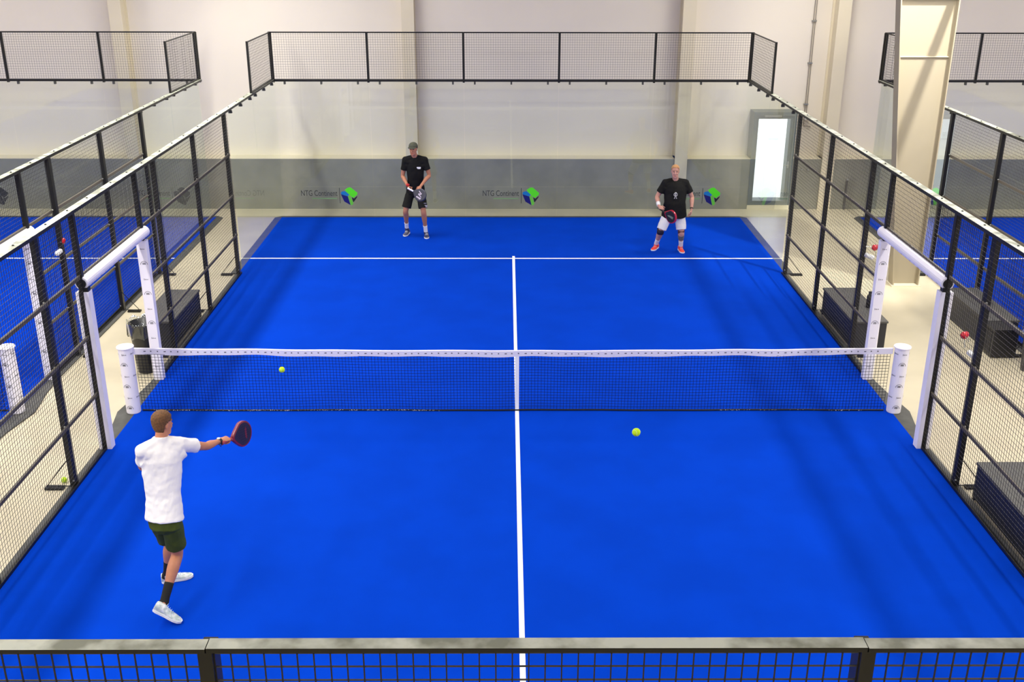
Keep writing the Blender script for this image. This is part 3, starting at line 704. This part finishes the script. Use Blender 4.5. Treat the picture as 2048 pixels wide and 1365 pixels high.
def person(P, build, skin, hairm, clothes, label, facing, name='person'):
    """P: joint dict (l/r = person-independent 'a' and 'b' sides)"""
    J = {k: V(v) for k,v in P.items()}
    bw, bd = build            # torso width / depth scale
    skin_m = mat('skin_'+skin[0], skin[1], .55, spec=.35, var=.12, vscale=9)
    lips = mat('lips_'+skin[0], tuple(a*b for a,b in zip(skin[1], (.8,.5,.5))), .5); eye = mat('eye_dark', (.03,.025,.02), .3); brow = mat('brow_'+skin[0], skin[2], .8)
    hipc = (J['ha']+J['hb'])/2; shc = (J['sa']+J['sb'])/2; neck = J['neck']
    sd = (J['sb']-J['sa']).normalized(); hd = (J['hb']-J['ha']).normalized(); upv = (shc-hipc).normalized()
    body = MB()
    fwd = V(facing['torso']).normalized()
    def ring(t, w, dpt, sh=0):
        c = hipc.lerp(shc, t)+fwd*sh; s = hd.lerp(sd, max(0,min(1,t))); s = (s-upv*s.dot(upv)).normalized(); f = upv.cross(s); f = f if f.dot(fwd) > 0 else -f
        return (c, s*w, f*dpt)
    W, D = bw, bd
    body.loft([ring(-.16,.07*W,.06*D), ring(-.10,.145*W,.095*D), ring(.0,.160*W,.108*D), ring(.2,.148*W,.10*D,.005), ring(.4,.140*W,.098*D,.01), ring(.62,.155*W,.108*D,.01), ring(.82,.165*W,.108*D), ring(.95,.155*W,.09*D), ring(1.04,.11*W,.07*D), ring(1.10,.06,.055)], 26)
    hc = J['head']; nb = shc+upv*.02
    body.loft([(nb, sd*.075, fwd*.062),(nb.lerp(hc,.25), sd*.062, fwd*.058),(nb.lerp(hc,.55), sd*.056, fwd*.057),(nb.lerp(hc,.9), sd*.055, fwd*.057)], 18)
    T, M = head(body, hc, facing['head'], facing.get('headup', (0,0,1)), facing.get('hs', 1.0))
    aw = facing.get('aw', 1.0); lw = facing.get('lw', 1.0)
    for q in 'ab':
        s,e,w = J['s'+q], J['e'+q], J['w'+q]
        body.ball(s, .062*aw, n=14); body.tube([nb+upv*.045, nb.lerp(s,.5)+upv*.022, s+upv*.004], [.05,.054,.056*aw], 14); body.tube([shc-upv*.03, s-upv*.01], [.08,.058*aw], 14)
        limb(body, [(s,.056*aw,.056*aw),(s.lerp(e,.45),.048*aw,.050*aw),(e,.039*aw,.040*aw),(e.lerp(w,.3),.043*aw,.041*aw),(e.lerp(w,.75),.031*aw,.028*aw),(w,.027*aw,.022*aw)], fwd.cross(V((0,0,1))))
        hd_ = facing['hand'+q]; hand(body, w+V(hd_[0]).normalized()*.012, hd_[0], hd_[1], hd_[2], hd_[3])
        h,k,a = J['h'+q], J['k'+q], J['n'+q]
        limb(body, [(h,.070*lw,.076*lw),(h.lerp(k,.12),.084*lw,.088*lw),(h.lerp(k,.45),.076*lw,.080*lw),(k,.054*lw,.056*lw),(k.lerp(a,.28),.056*lw,.060*lw),(k.lerp(a,.7),.040*lw,.042*lw),(a,.034,.038)], hd)
        toe, heel = J['t'+q], J['l'+q]
        fu = V(facing.get('footup'+q,(0,0,1))).normalized(); body.tube([a, heel.lerp(toe,.22)+fu*.045, heel.lerp(toe,.5)+fu*.032, heel.lerp(toe,.8)+fu*.022], [.034,.030,.022,.014], 12)
    o = remeshed(body, name, [skin_m, lips, eye, brow], None, .0062, 2)
    o.location = (0,0,0)
    paint_face(o, T, M, hc, facing.get('hs', 1.0))
    tag(o, label, 'person')
    # ---- shirt
    C = clothes; m = MB(); e_ = C.get('ease', 1.0)
    m.loft([ring(C['hem'],.194*W*e_,.145*D*e_,.0), ring(C['hem']+.02,.196*W*e_,.147*D*e_), ring(.15,.182*W*e_,.136*D*e_,.008), ring(.4,.165*W*e_,.126*D*e_,C.get('belly',.01)), ring(.62,.176*W,.130*D,.01), ring(.82,.184*W,.126*D), ring(.95,.172*W,.106*D), ring(1.04,.120*W,.082*D), ring(1.10,.080,.070), ring(1.16,.070,.068)], 30)
    for q in 'ab':
        s,e = J['s'+q], J['e'+q]; m.ball(s+V((0,0,.002)), .072*aw, n=14)
        m.tube([nb+upv*.035, nb.lerp(s,.5)+upv*.022, s+upv*.003], [.062,.066,.069*aw], 16); m.tube([shc-upv*.05, s-upv*.02], [.105*D,.072*aw], 18); m.tube([shc-upv*.16, s-upv*.05+(e-s)*.12], [.11*D,.074*aw], 18)
        limb(m, [(s,.070*aw,.070*aw),(s.lerp(e,.35),.066*aw,.068*aw),(s.lerp(e,C['sleeve']),.070*aw,.072*aw)], fwd.cross(V((0,0,1))), ends=False)
    so = remeshed(m, 'shirt', C['shirt'], o, .0075, 8, wrinkle=C.get('wr', .006)); so['label'] = C['shirt_label']
    # ---- shorts
    m = MB()
    m.loft([ring(-.19,.10*W,.08*D), ring(-.12,.172*W,.124*D), ring(.0,.176*W,.126*D), ring(.07,.166*W,.120*D), ring(.12,.150*W,.106*D)], 28)
    for q in 'ab':
        h,k = J['h'+q], J['k'+q]; L = C['short']
        m.ball(h-upv*.01, .088*lw, n=16)
        limb(m, [(h-upv*.01,.088*lw,.092*lw),(h.lerp(k,L*.5),.094*lw,.100*lw),(h.lerp(k,L),.090*lw*C.get('flare',1),.096*lw*C.get('flare',1))], hd, ends=False)
    sh = remeshed(m, 'shorts', C['shorts'], o, .0075, 2, wrinkle=.007); sh['label'] = C['shorts_label']
    # ---- socks and shoes
    for q in 'ab':
        k,a = J['k'+q], J['n'+q]; toe, heel = J['t'+q], J['l'+q]
        m = MB(); limb(m, [(k.lerp(a,C['sock']),.044*lw,.046*lw),(k.lerp(a,.88),.040*lw,.042*lw),(a,.040,.044),(a.lerp(heel,.5),.036,.038)], hd, ends=False)
        m.build('sock', C['sockm'], o, smooth=True)
        up = C.get('footup'+q, (0,0,1))
        m = MB(); shoe(m, heel, toe, up); m.loft([(a-V((0,0,.01)), V((.046,0,0)), V((0,.046,0))),(a.lerp(heel.lerp(toe,.22),.6), V((.047,0,0)), V((0,.05,0)))], 14)
        s1 = remeshed(m, 'shoe', C['shoem'], o, .005, 2); s1['label'] = C['shoe_label']
        m = MB(); sole(m, heel, toe, up); m.build('sole', C['solem'], s1)
        m = MB(); d = (toe-heel).normalized(); u = V(up); u = (u-d*u.dot(d)).normalized(); s_ = d.cross(u); L = (toe-heel).length
        for i in range(4):
            t = .40+i*.07; hh = .084-i*.009; p = heel+d*L*t+u*hh
            m.tube([p-s_*.026, p+u*.006, p+s_*.026], .0025, 5)
        m.build('laces', C.get('lacem', LINE), s1)
    return o, T, M, J

def band(parent, a, b, r0, r1, mt, name, label=None):
    m = MB(); m.tube([a, V(a).lerp(V(b),.5), b], [r0, (r0+r1)/2*1.04, r1], 20); o = m.build(name, mt, parent, smooth=True)
    if label: o['label'] = label
    return o

def racket(grip, headc, normal, label, mats, pat):
    """teardrop padel racket: local y from grip to head"""
    g = V(grip); y = (V(headc)-g).normalized(); n = V(normal); n = (n-y*n.dot(y)).normalized(); x = y.cross(n)
    T = lambda a,b,c: g+x*a+y*b+n*c
    t = thing('padel_racket', g, label, 'racket')
    hc = .235; R = .128
    def outline(k, N=48):
        out = []
        for i in range(N):
            a = 2*math.pi*i/N; px = math.sin(a)*R*k; py = hc+math.cos(a)*R*1.06*k
            if math.cos(a) < -.35: # pull the lower part towards the throat
                f = (-.35-math.cos(a))/.65; px *= 1-.45*f; py -= .035*f*k
            out.append((px,py))
        return out
    O, I = outline(1), outline(.88); N = len(O); m = MB(); h = .019
    vs = [T(a,b,-h*.8) for a,b in O]+[T(a*1.012,hc+(b-hc)*1.012,0) for a,b in O]+[T(a,b,h*.8) for a,b in O]+[T(a,b,h) for a,b in I]+[T(a,b,-h) for a,b in I]
    fs = [(r*N+i, r*N+(i+1)%N, ((r+1)%5)*N+(i+1)%N, ((r+1)%5)*N+i) for r in range(5) for i in range(N)]
    m.add(vs, fs); m.build('frame', mats[0], t, smooth=False)
    m = MB(); vs = [T(a,b,-h*.9) for a,b in I]+[T(a,b,h*.9) for a,b in I]; m.add(vs, [tuple(range(N))[::-1], tuple(range(N,2*N))]+[(i,(i+1)%N,(i+1)%N+N,i+N) for i in range(N)])
    for poly in pat:
        for sg in (-1,1):
            m.add([T(a,hc+b,sg*(h*.9+.0008)) for a,b in poly], [tuple(range(len(poly)))], 1)
    m.build('face', [mats[1], mats[2]], t)
    m = MB(); 
    for ix in range(-3,4):
        for iy in range(-3,4):
            if ix*ix+iy*iy < 11:
                for sg in (-1,1):
                    c = T(ix*.024, hc+iy*.024, sg*(h*.9+.0011)); m.add([c+x*.005*math.cos(a*math.pi/4)+y*.005*math.sin(a*math.pi/4) for a in range(8)], [tuple(range(8))])
    m.build('hole_pattern', BLACK, t)
    m = MB(); m.loft([(T(0,-.085,0), x*.020, n*.017),(T(0,-.07,0), x*.017, n*.014),(T(0,.05,0), x*.017, n*.014),(T(0,.075,0), x*.018, n*.016)], 14); m.build('grip', mats[3], t, smooth=True)
    m = MB()
    for sg in (-1,1): m.tube([T(sg*.008,.06,0),T(sg*.03,.095,0),T(sg*.058,.125,0)], [.014,.013,.012], 10)
    m.build('throat', mats[0], t, smooth=True)
    m = MB(); m.tube([T(0,-.085,0),T(.02,-.12,.01),T(.0,-.15,.02),T(-.02,-.12,.01),T(0,-.085,0)], .003, 6); m.build('wrist_cord', BLACK, t)
    return t

FAB_K = mat('black_fabric', (.010,.010,.010), .85, spec=.15, bump=.15, bscale=60)
FAB_K2 = mat('black_shorts', (.013,.013,.012), .8, spec=.15, bump=.15, bscale=60)
FAB_W = mat('white_fabric', rgb(238,236,236), .85, spec=.15, bump=.2, bscale=30)
FAB_W2 = mat('white_shorts', rgb(226,224,226), .8, spec=.2, bump=.2, bscale=30)
FAB_O = mat('olive_fabric', rgb(70,82,30), .8, spec=.2, bump=.25, bscale=40, var=.15, vscale=12)
SOCKW = mat('sock_white', rgb(232,232,230), .9); SOCKK = mat('sock_black', (.008,.008,.008), .9)
SHW = mat('shoe_white', rgb(226,230,230), .6, col2=rgb(176,192,188), vscale=28); SHR = mat('shoe_red', (.85,.03,.04), .5, col2=(.9,.12,.03), vscale=25)
SHN = mat('shoe_navy', (.008,.01,.05), .5, col2=(.10,.10,.16), vscale=22)
SKA = ('tan', (.50,.215,.125), (.10,.05,.03)); SKB = ('pale', (.62,.32,.24), (.35,.18,.08)); SKC = ('warm', (.56,.235,.13), (.20,.09,.03))

# --- player with cap, far left
P1 = dict(head=(-1.97,8.40,1.865), neck=(-1.95,8.47,1.70), sa=(-2.14,8.48,1.625), sb=(-1.755,8.48,1.625), ea=(-2.21,8.50,1.30), eb=(-1.67,8.46,1.32),
          wa=(-2.095,8.27,1.14), wb=(-1.82,8.20,1.165), ha=(-2.06,8.53,.98), hb=(-1.86,8.53,.98), ka=(-2.165,8.42,.60), kb=(-1.80,8.38,.60),
          na=(-2.18,8.66,.175), nb=(-1.775,8.52,.13), la=(-2.155,8.76,.035), lb=(-1.77,8.62,.022), ta=(-2.215,8.48,.03), tb=(-1.745,8.33,.022))
F1 = dict(torso=(0,-1,0), head=(-.22,-1,-.06), hs=1.0, handa=((.28,-.35,-.45),(1,.2,.1),(0,-.4,.9),(1.15,)), handb=((-.35,-.35,-.5),(-.3,.3,-.9),(-1,0,.3),(.35,)))
o1, T1, M1, J1 = person(P1, (1.0,1.05), SKA, None, dict(hem=-.07, sleeve=.62, shirt=FAB_K, shirt_label='black short-sleeved T-shirt', shorts=FAB_K2, shorts_label='black shorts', short=.86, sock=.70, sockm=SOCKW, shoem=SHN, shoe_label='navy shoe with pale panels', solem=WHITEP, flare=1.06),
    'man in cap, black T-shirt and black shorts, holding a racket before the back wall', F1)
# cap
cap = hair_cap(o1, T1, M1, P1['head'], 1.0, mat('cap_olive', rgb(74,76,62), .8, bump=.2, bscale=80), front=.052, nape=.0, grow=1.12, name='cap', thick=.006)
cap['label'] = 'olive-grey baseball cap'
m = MB(); vs = []
for j in range(2):
    for i in range(13):
        a = math.radians(-75+i*150/12); r = .083
        inner = T1(math.sin(a)*r, math.cos(a)*r*1.05, .060); outer = T1(math.sin(a)*.082, .085+math.cos(a)*.075, .046)
        vs.append((inner if j == 0 else outer))
m.add(vs, [(i, i+1, 14+i, 13+i) for i in range(12)]); bo = m.build('cap_brim', MATS['cap_olive'], cap); s = bo.modifiers.new('s','SOLIDIFY'); s.thickness = .006
band(o1, J1['wa']-V((-.005,.01,-.04)), J1['wa'], .036, .034, mat('band_red', (.45,.02,.02), .8), 'wristband', 'red wristband')
m = MB(); m.box(-1.905,-1.825,8.335,8.339,1.49,1.515); m.box(-1.89,-1.83,8.334,8.338,1.475,1.487)
lg = m.build('shirt_print', LINE, o1); lg['label'] = 'small white chest print'
m = MB(); m.box(-1.775,-1.715,8.335,8.340,.685,.735); m.box(-1.79,-1.73,8.345,8.350,.76,.775); m.build('shorts_print', mat('print_pale', rgb(170,168,170), .7), o1)
racket((-2.02,8.17,1.085), (-1.87,8.08,1.025), (-.25,-.9,.25), 'dark racket with pale zigzag print, held by the man in the cap', [mat('rk_navy', (.02,.022,.05), .35), mat('rk_face', (.035,.035,.06), .4), mat('rk_print', rgb(208,196,214), .5), PAD],
    [[(-.07,-.05),(-.05,-.05),(-.02,.03),(-.04,.03)],[(-.035,.03),(-.015,.03),(.005,-.04),(-.015,-.04)],[(-.012,-.04),(.008,-.04),(.04,.05),(.02,.05)],[(.05,.06),(.085,.04),(.07,-.06),(.045,-.055)]])

# --- player in white shorts, far right
P2 = dict(head=(3.13,7.30,1.655), neck=(3.15,7.37,1.47), sa=(2.965,7.39,1.405), sb=(3.36,7.39,1.405), ea=(2.825,7.42,1.13), eb=(3.50,7.42,1.13),
          wa=(2.835,7.20,1.00), wb=(3.485,7.28,.925), ha=(3.06,7.43,.80), hb=(3.29,7.43,.80), ka=(2.92,7.36,.455), kb=(3.32,7.33,.46),
          na=(2.885,7.62,.125), nb=(3.355,7.48,.125), la=(2.93,7.72,.022), lb=(3.345,7.58,.022), ta=(2.79,7.47,.022), tb=(3.375,7.29,.022))
F2 = dict(torso=(0,-1,0), head=(-.12,-1,-.08), hs=.98, aw=1.05, lw=1.08, handa=((.45,-.45,-.35),(.6,.2,-.6),(0,-.6,.8),(1.1,)), handb=((-.05,-.1,-1),(-1,.2,0),(0,-1,0),(.45,)))
o2, T2, M2, J2 = person(P2, (1.22,1.32), SKB, None, dict(hem=-.10, sleeve=.66, ease=1.03, belly=.03, shirt=mat('black_fabric_2', (.012,.012,.011), .85, spec=.15, bump=.15, bscale=60), shirt_label='black short-sleeved T-shirt', shorts=FAB_W2, shorts_label='long white shorts', short=.90, sock=.60, sockm=SOCKW, shoem=SHR, shoe_label='bright red shoe', solem=WHITEP, flare=1.0, lacem=mat('lace_pink', rgb(250,200,190), .8)),
    'fair-haired man in black T-shirt, white shorts and red shoes, near the service line', F2)
hair_cap(o2, T2, M2, P2['head'], .98, mat('hair_blond', (.52,.27,.11), .8), front=.092, nape=-.01, grow=1.015, thick=.003)['label'] = 'short thin reddish-blond hair'
band(o2, J2['ea'].lerp(J2['wa'],.62), J2['ea'].lerp(J2['wa'],.93), .040, .036, mat('band_white', rgb(240,238,236), .9), 'wristband', 'white wristband')
band(o2, J2['eb'].lerp(J2['wb'],.90), J2['eb'].lerp(J2['wb'],1.0), .033, .031, mat('watch_brown', rgb(70,58,44), .5), 'watch', 'dark wristwatch')
band(o2, J2['ka']+V((0,0,.045)), J2['ka']-V((.003,-.02,.055)), .069, .066, mat('brace_navy', (.006,.006,.03), .8), 'knee_brace', 'dark knee brace')
band(o2, J2['kb']+V((0,0,.03)), J2['kb']-V((0,-.015,.03)), .065, .063, mat('brace_brown', (.10,.03,.035), .8), 'knee_strap', 'dark red knee strap')
m = MB(); kb,nb = J2['kb'],J2['nb']
limb(m, [(kb.lerp(nb,.18),.0615,.0655),(kb.lerp(nb,.28),.0625,.067),(kb.lerp(nb,.5),.056,.060)], (1,0,0), ends=False)
m.build('tattoo', mat('tattoo_grey', rgb(130,122,112), .6, col2=rgb(88,98,92), vscale=40), o2, smooth=True)['label'] = 'grey tattooed calf skin'
m = MB(); yy = 7.39-.205
for q in (-1,1):
    m.tube([(3.145+q*.005,yy,1.27),(3.145+q*.032,yy,1.24),(3.145+q*.03,yy,1.21),(3.145+q*.008,yy,1.20)], .006, 6); m.box(3.145+q*.020-.009,3.145+q*.020+.009,yy-.003,yy+.003,1.15,1.16)
    m.tube([(3.145+q*.008,yy,1.20),(3.145+q*.018,yy,1.155)], .005, 6)
m.ball((3.145,yy,1.262),.013,n=10); m.box(3.135,3.155,yy-.004,yy+.004,1.19,1.25)
m.build('shirt_print', mat('print_grey_pale', rgb(190,190,188), .7), o2)['label'] = 'small pale chest emblem'
racket((2.905,7.10,.925), (3.04,6.92,.865), (-.79,-.60,.0), 'black and red racket held by the man in white shorts', [mat('rk_red', (.42,.004,.03), .3, coat=.5), mat('rk_blackface', (.012,.014,.012), .4), mat('rk_grey', rgb(120,132,118), .5), mat('grip_black', (.01,.01,.01), .7)],
    [[(-.02,.07),(.03,.06),(.02,-.09),(-.01,-.05)]])

# --- near player seen from behind
P3 = dict(head=(-3.225,-4.07,1.80), neck=(-3.22,-4.12,1.67), sa=(-3.375,-4.22,1.60), sb=(-3.105,-4.04,1.575), ea=(-3.46,-4.06,1.36), eb=(-2.945,-3.79,1.43),
          wa=(-3.38,-3.86,1.24), wb=(-2.86,-3.59,1.385), ha=(-3.31,-4.25,.93), hb=(-3.155,-4.34,.96), ka=(-3.33,-3.99,.50), kb=(-3.19,-4.21,.53),
          na=(-3.41,-3.94,.13), nb=(-3.265,-4.51,.185), la=(-3.475,-3.95,.025), lb=(-3.345,-4.585,.165), ta=(-3.20,-3.84,.025), tb=(-3.10,-4.60,.03))
F3 = dict(torso=(-.55,.80,0), head=(.72,.72,-.05), hs=.98, aw=.98, lw=.98, handa=((.6,.6,0),(0,0,-1),(0,1,0),(.6,)), handb=((.5,.75,-.1),(-.2,.2,-1),(-.8,.3,.3),(1.1,)))
F3['torso'] = (-.47,.88,0); F3['head'] = (.55,.83,-.12); F3['footupb'] = (.42,.1,.9)
o3, T3, M3, J3 = person(P3, (.98,1.0), SKC, None, dict(hem=-.005, sleeve=.62, shirt=FAB_W, shirt_label='white short-sleeved T-shirt', shorts=FAB_O, shorts_label='olive green shorts', ease=1.02, short=.77, sock=.60, sockm=SOCKK, shoem=SHW, shoe_label='white shoe with grey-green panels', solem=mat('sole_white', rgb(236,238,236), .6), footupb=(.42,.1,.9), flare=1.04, wr=.008, lacem=mat('lace_blue', rgb(170,200,225), .8)),
    'man seen from behind in white T-shirt and olive shorts, swinging a racket', F3)
hair_cap(o3, T3, M3, P3['head'], .98, mat('hair_brown', (.17,.075,.022), .8, var=.4, vscale=60, bump=.4, bscale=300), front=.075, nape=-.075, grow=1.035, thick=.005)['label'] = 'short sandy-brown hair'
band(o3, J3['eb'].lerp(J3['wb'],.86), J3['eb'].lerp(J3['wb'],.99), .032, .031, mat('watch_black', (.012,.012,.012), .35), 'watch', 'black wristwatch')
m = MB(); c = J3['eb'].lerp(J3['wb'],.925)+V((0,-.01,.030)); m.lathe(c, [(.018,0),(.018,.008),(.015,.010)], 16); m.build('watch_face', mat('watch_glass', rgb(180,180,176), .2), o3)
racket(J3['wb']+V((.055,.055,-.025)), J3['wb']+V((.125,.225,-.05)), (.96,-.22,.10), 'dark red-edged racket swung by the man in the white T-shirt', [mat('rk_darkred', (.20,.012,.03), .35), mat('rk_face3', (.02,.014,.03), .4), mat('rk_print3', (.15,.01,.03), .5), mat('grip_red', (.35,.05,.06), .7)],
    [[(-.06,.05),(.06,.05),(.05,.02),(-.05,.02)]])

# ------------------------------------------------------------ lights
def lamp_row(x, z, y0, n, skip=(), power=60, L=1.5, pitch=1.6, group='ceiling strip lights'):
    for i in range(n):
        y = y0+i*pitch
        if any(a < y < b for a,b in skip): continue
        t = thing('strip_light', (x,y,z), 'white LED strip light hanging over the aisle', 'lamp', group)
        m = MB(); m.box(x-.14, x+.14, y-L/2, y+L/2, z+.02, z+.08); m.build('housing', WHITEP, t)
        m = MB(); m.wire((x,y-.5,z+.08),(x,y-.5,ZC),.003); m.wire((x,y+.5,z+.08),(x,y+.5,ZC),.003); m.build('hanger', STEEL, t)
        ld = bpy.data.lights.new('strip_lamp', 'AREA'); ld.shape = 'RECTANGLE'; ld.size = .26; ld.size_y = L; ld.energy = power; ld.color = (1, .965, .90)
        lo = bpy.data.objects.new('strip_lamp', ld); COL.objects.link(lo); lo.location = (x,y,z+.012)
lamp_row(-5.85, 5.6, -10.4, 13, power=66)
lamp_row(6.45, 5.6, -10.4, 13, skip=((4.6,6.2),), power=50)
lamp_row(-18., 5.6, -10.4, 13, power=75)  # this row and the next are unseen, added for fill light
lamp_row(19., 5.6, -10.4, 13, power=75)

for ix in range(6):  # grid of unseen panels added to raise the overall fill light
    for iy in range(4):
        x, y = -21.5+ix*9.0, -17.+iy*8.2
        t = thing('fill_panel_light', (x,y,ZC-.06), 'square white panel light added out of view as fill for the hall', 'lamp', 'added fill panel lights')
        m = MB(); m.box(x-.8, x+.8, y-.8, y+.8, ZC-.06, ZC); m.build('housing', WHITEP, t)
        ld = bpy.data.lights.new('fill_panel_lamp', 'AREA'); ld.size = 1.5; ld.energy = 165; ld.color = (1, .96, .88)
        lo = bpy.data.objects.new('fill_panel_lamp', ld); COL.objects.link(lo); lo.location = (x,y,ZC-.07)
t = thing('added_spotlight', (7.9,2.5,8.15), 'added unseen white lamp throwing the diagonal shadow on the steel column', 'lamp')  # lamp added so that the bar above the column shadows its web
m = MB(); m.tube([(7.9,2.5,ZC),(7.9,2.5,8.2)], .02, 8); m.tube([(7.93,2.44,8.26),(7.87,2.56,8.10)], [.12,.15], 20); m.build('housing', WHITEP, t)
ld = bpy.data.lights.new('added_spot_lamp', 'SPOT'); ld.energy = 2600; ld.spot_size = math.radians(44); ld.spot_blend = .6; ld.shadow_soft_size = .07; ld.color = (1, .965, .90)
lo = bpy.data.objects.new('added_spot_lamp', ld); COL.objects.link(lo); lo.location = (7.86,2.58,8.04)
lo.rotation_euler = (V((6.9,5.39,3.4))-V(lo.location)).to_track_quat('-Z','Y').to_euler()
w = bpy.data.worlds.new('world'); SC.world = w; w.use_nodes = True
w.node_tree.nodes['Background'].inputs[0].default_value = (.93,.97,1,1); w.node_tree.nodes['Background'].inputs[1].default_value = 2.2

SC.view_settings.view_transform = 'Standard'; SC.view_settings.look = 'None'; SC.view_settings.gamma = 1; SC.view_settings.use_curve_mapping = False
SC.view_settings.exposure = 0.08
cy = SC.cycles
cy.max_bounces = 10; cy.diffuse_bounces = 5; cy.glossy_bounces = 4; cy.transparent_max_bounces = 32; cy.caustics_reflective = False; cy.caustics_refractive = False
cy.use_denoising = True
try: cy.denoiser = 'OPENIMAGEDENOISE'
except Exception: pass
